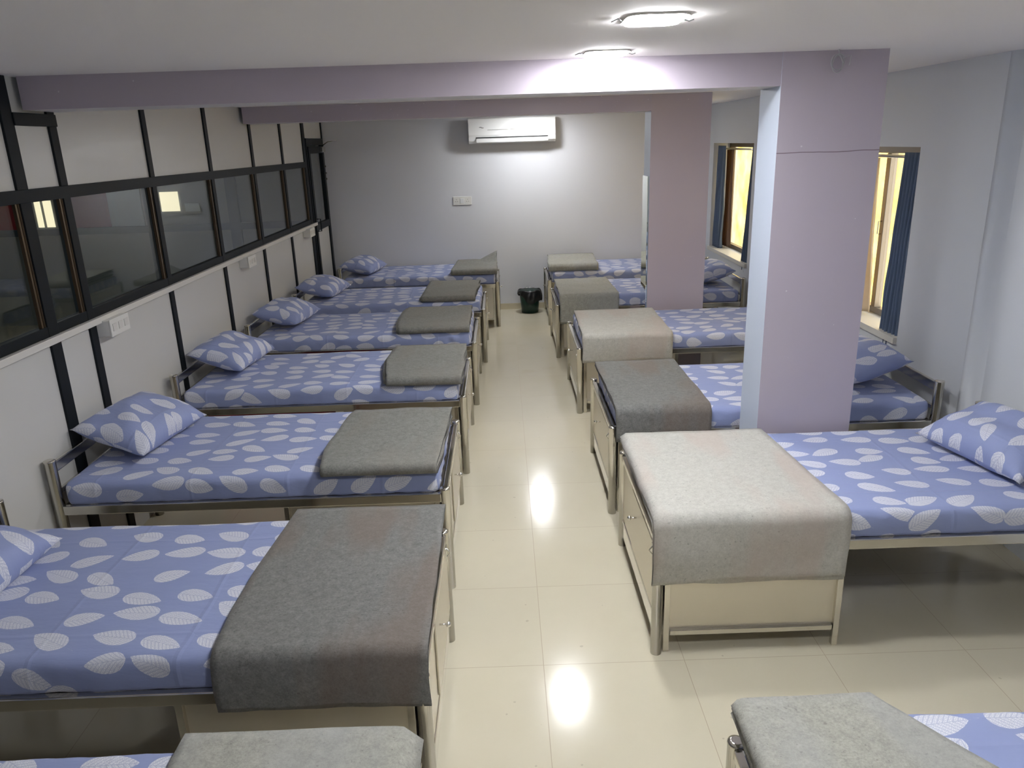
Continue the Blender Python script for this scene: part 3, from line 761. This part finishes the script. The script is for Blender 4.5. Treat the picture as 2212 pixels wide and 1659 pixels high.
# ------------------------------------------------------------------ blankets
def lerp(a, b, t): return a + (b - a) * t
def ribbon(bm, path, xl, xr, seed, nu=26, zamp=0.004, xamp=0.006, droop=None):
    """sweep a (y,z) path across x; xl/xr give the side edges for 0..1 along the path"""
    rows = []
    L = [0.0]
    for a, b in zip(path, path[1:]): L.append(L[-1] + math.hypot(b[0] - a[0], b[1] - a[1]))
    for i, (y, z) in enumerate(path):
        s = L[i] / L[-1]; a, b = xl(s, y, z), xr(s, y, z); row = []
        a += xamp * noise.noise(Vector((s * 7, seed, 1))); b += xamp * noise.noise(Vector((s * 7, seed, 2)))
        for k in range(nu + 1):
            u = k / nu; x = lerp(a, b, u)
            n1 = noise.noise(Vector((x * 4.5 + seed, L[i] * 5, seed))); n2 = noise.noise(Vector((x * 12 + seed, L[i] * 10, seed + 5)))
            py, pz = path[max(i - 1, 0)], path[min(i + 1, len(path) - 1)]
            dy, dz = pz[0] - py[0], pz[1] - py[1]; q = math.hypot(dy, dz) or 1
            ny_, nz_ = dz / q, -dy / q
            if nz_ < 0: pass
            dsp = zamp * (n1 + 0.4 * n2)
            zz = z + abs(nz_) * dsp; yy_ = y - abs(ny_) * dsp * 2.2
            if s > 0.8 and zamp > 0.004: zz -= 0.016 * (s - 0.8) / 0.2 * noise.noise(Vector((x * 3.2, seed * 2, 7)))
            if droop: zz += droop(x, yy_, zz)
            row.append(bm.verts.new((x, yy_, zz)))
        rows.append(row)
    for i in range(len(rows) - 1):
        for k in range(nu):
            f = bm.faces.new((rows[i][k], rows[i + 1][k], rows[i + 1][k + 1], rows[i][k + 1])); f.smooth = True
    return rows

def finish_blanket(bm, mat, label, th=0.009):
    co = [v.co for v in bm.verts]
    c = Vector((sum(q.x for q in co) / len(co), sum(q.y for q in co) / len(co), min(q.z for q in co)))
    for v in bm.verts: v.co -= c
    bmesh.ops.recalc_face_normals(bm, faces=bm.faces)
    o = link('blanket', bm, [mat, M['stitch']], loc=c)
    md = o.modifiers.new('thick', 'SOLIDIFY'); md.thickness = th; md.offset = 0; md.material_offset_rim = 1
    tag(o, label, 'blanket', 'grey wool blankets on the beds'); return o

def draped(label, mat, yf, yn, zt, hem, xl, xr, layers=2, seed=1, gap=0.010, droop=None, hemjit=-0.008):
    """blanket lying over the top and falling down the near side of a mattress"""
    bm = bmesh.new()
    for k in range(layers):
        off = k * gap; R = 0.034 + off; pts = []
        n = 22
        for i in range(n): pts.append((lerp(yf + 0.004 * k, yn + 0.034, i / n), zt + off))
        for i in range(9):
            a = i / 8 * PI / 2; pts.append((yn + 0.034 - R * math.sin(a), zt - 0.034 + R * math.cos(a)))
        hz = hem + hemjit * (layers - 1 - k)
        for i in range(1, 11): pts.append((yn - off - 0.006 * math.sin(i / 10 * PI) , lerp(zt - 0.034, hz, i / 10)))
        ribbon(bm, pts, xl, xr, seed + k * 0.35, droop=droop, zamp=0.0045)
    return finish_blanket(bm, mat, label, 0.007)

def pad(label, mat, yf, yn, zt, H, xl, xr, seed=1, droop=None, layers=3):
    """folded blanket lying flat: nested U folds whose rounded side faces the near edge"""
    bm = bmesh.new()
    for k in range(layers):
        r = H / 2 - k * (H / 2) / layers * 0.95; zc = zt + H / 2; pts = []; y_in = yn + H / 2; n = 16
        for i in range(n): pts.append((lerp(yf - 0.01 * k, y_in, i / n), zc + r))
        for i in range(9):
            a = i / 8 * PI; pts.append((y_in - r * math.sin(a), zc + r * math.cos(a)))
        for i in range(1, n + 1): pts.append((lerp(y_in, yf - 0.015 - 0.006 * k, i / n), zc - r))
        def xl_(s, y, z, k=k): return xl(s, y, z) + 0.012 * math.sin(k * 2.3 + seed)
        ribbon(bm, pts, xl_, xr, seed + k * 0.21, zamp=0.0055, xamp=0.013, droop=droop)
    return finish_blanket(bm, mat, label, 0.009)

def edge(yf, xf, yn, xn, bow=0.0):
    """straight side edge between (far y, x) and (near y, x), optionally bowed"""
    def f(s, y, z):
        t = min(max((yf - y) / (yf - yn), 0), 1); return lerp(xf, xn, t) + bow * math.sin(PI * t)
    return f
ZT = 0.646
draped('mid grey blanket on the bottom left bed, curling over its foot post', M['wool_mid'], 1.655, 0.69, ZT, 0.50, edge(1.65, -0.885, 0.7, -0.86), edge(1.65, -0.262, 0.7, -0.262), 2, 11,
       droop=lambda x, y, z: -0.9 * max(0, x + 0.31) ** 1.0 if x > -0.31 else 0)
draped('large dark grey blanket draped over the near side of the second left bed', M['wool_dark'], 2.955, 1.995, ZT, 0.452, edge(2.95, -0.915, 2.0, -0.945, -0.02), edge(2.95, -0.285, 2.0, -0.275), 2, 3)
pad('folded dark grey blanket with slanted left edge, below the nearest switch box', M['wool_grey'], 4.12, 3.315, ZT - 0.006, 0.052, edge(4.12, -0.865, 3.33, -0.895, -0.03), edge(4.15, -0.322, 3.38, -0.345), 4)
pad('folded grey blanket on the bed above the red bag, left row', M['wool_grey'], 5.56, 4.715, ZT - 0.006, 0.052, edge(5.55, -0.835, 4.78, -0.80, -0.03), edge(5.55, -0.30, 4.78, -0.295), 7)
pad('folded grey blanket on the third left bed from the back wall', M['wool_grey'], 6.98, 6.15, ZT - 0.006, 0.050, edge(6.98, -0.90, 6.15, -0.90, -0.03), edge(6.98, -0.305, 6.15, -0.305), 9)
pad('folded grey blanket on the second left bed from the back wall', M['wool_grey'], 8.38, 7.46, ZT - 0.006, 0.048, edge(8.38, -0.82, 7.46, -0.83), edge(8.38, -0.265, 7.46, -0.30), 13)
pad('folded grey blanket with a raised corner on the back left bed', M['wool_grey'], 9.86, 9.02, ZT - 0.006, 0.060, edge(9.86, -0.575, 9.02, -0.62), edge(9.86, -0.085, 9.02, -0.085), 17, layers=4,
    droop=lambda x, y, z: max(0, (x + 0.30)) * max(0, y - 9.62) * 1.9 if z > 0.68 else 0)
dr_r = lambda x0: (lambda x, y, z: -1.3 * max(0, x0 - x) if z > 0.5 else 0)
draped('pale grey speckled blanket on the bottom right bed', M['wool_mid'], 1.70, 0.74, ZT, 0.42, edge(1.70, 0.578, 0.75, 0.56), edge(1.70, 0.955, 0.75, 1.63), 3, 21, droop=dr_r(0.598))
draped('large pale grey blanket draped in front of the near pillar', M['wool_light'], 3.685, 2.785, ZT - 0.005, 0.355, edge(3.70, 0.575, 2.79, 0.572), edge(3.70, 1.305, 2.79, 1.375), 3, 25, droop=dr_r(0.590))
draped('dark grey blanket draped over the bed behind the near pillar', M['wool_dark'], 5.03, 4.095, ZT, 0.47, edge(5.03, 0.600, 4.1, 0.610), edge(5.03, 1.145, 4.1, 1.155), 3, 31, gap=0.011)
draped('pale grey blanket draped over the middle right bed before the far pillar', M['wool_light'], 6.76, 5.85, ZT, 0.435, edge(6.76, 0.62, 5.86, 0.60), edge(6.76, 1.325, 5.86, 1.315), 2, 37)
draped('pale grey blanket hanging low on the second right bed from the back wall', M['wool_mid'], 8.44, 7.54, ZT, 0.36, edge(8.44, 0.55, 7.55, 0.55), edge(8.44, 1.13, 7.55, 1.14), 2, 41)
pad('thick folded pale grey blanket on the back right bed', M['wool_mid'], 9.90, 9.04, ZT - 0.006, 0.085, edge(9.9, 0.575, 9.05, 0.535), edge(9.9, 1.145, 9.05, 1.12), 43)

# red bag on the floor under the fourth left bed
def bag():
    bm = bmesh.new(); box(bm, -0.39, 0.39, -0.17, 0.17, 0, 0.464, 0.03, seg=3)
    bmesh.ops.subdivide_edges(bm, edges=bm.edges[:], cuts=2, use_grid_fill=True)
    for v in bm.verts:
        q = noise.noise(v.co * 6)
        if v.co.z > 0.02: v.co += Vector((0.02 * q, 0.01 * q, 0.006 * q))
    e = empty('travel_bag', (-1.62, 4.965, 0.0))
    link('bag_body', bm, M['red'], e, smooth=True)
    bm = bmesh.new(); tube(bm, [(-0.15, -0.165, 0.30), (-0.12, -0.185, 0.22), (0.0, -0.19, 0.20), (0.12, -0.185, 0.22), (0.15, -0.165, 0.30)], 0.012, 8)
    link('handle', bm, M['dark'], e)
    tag(e, 'red travel bag on the floor beneath the fourth left bed from the back', 'bag')
bag()
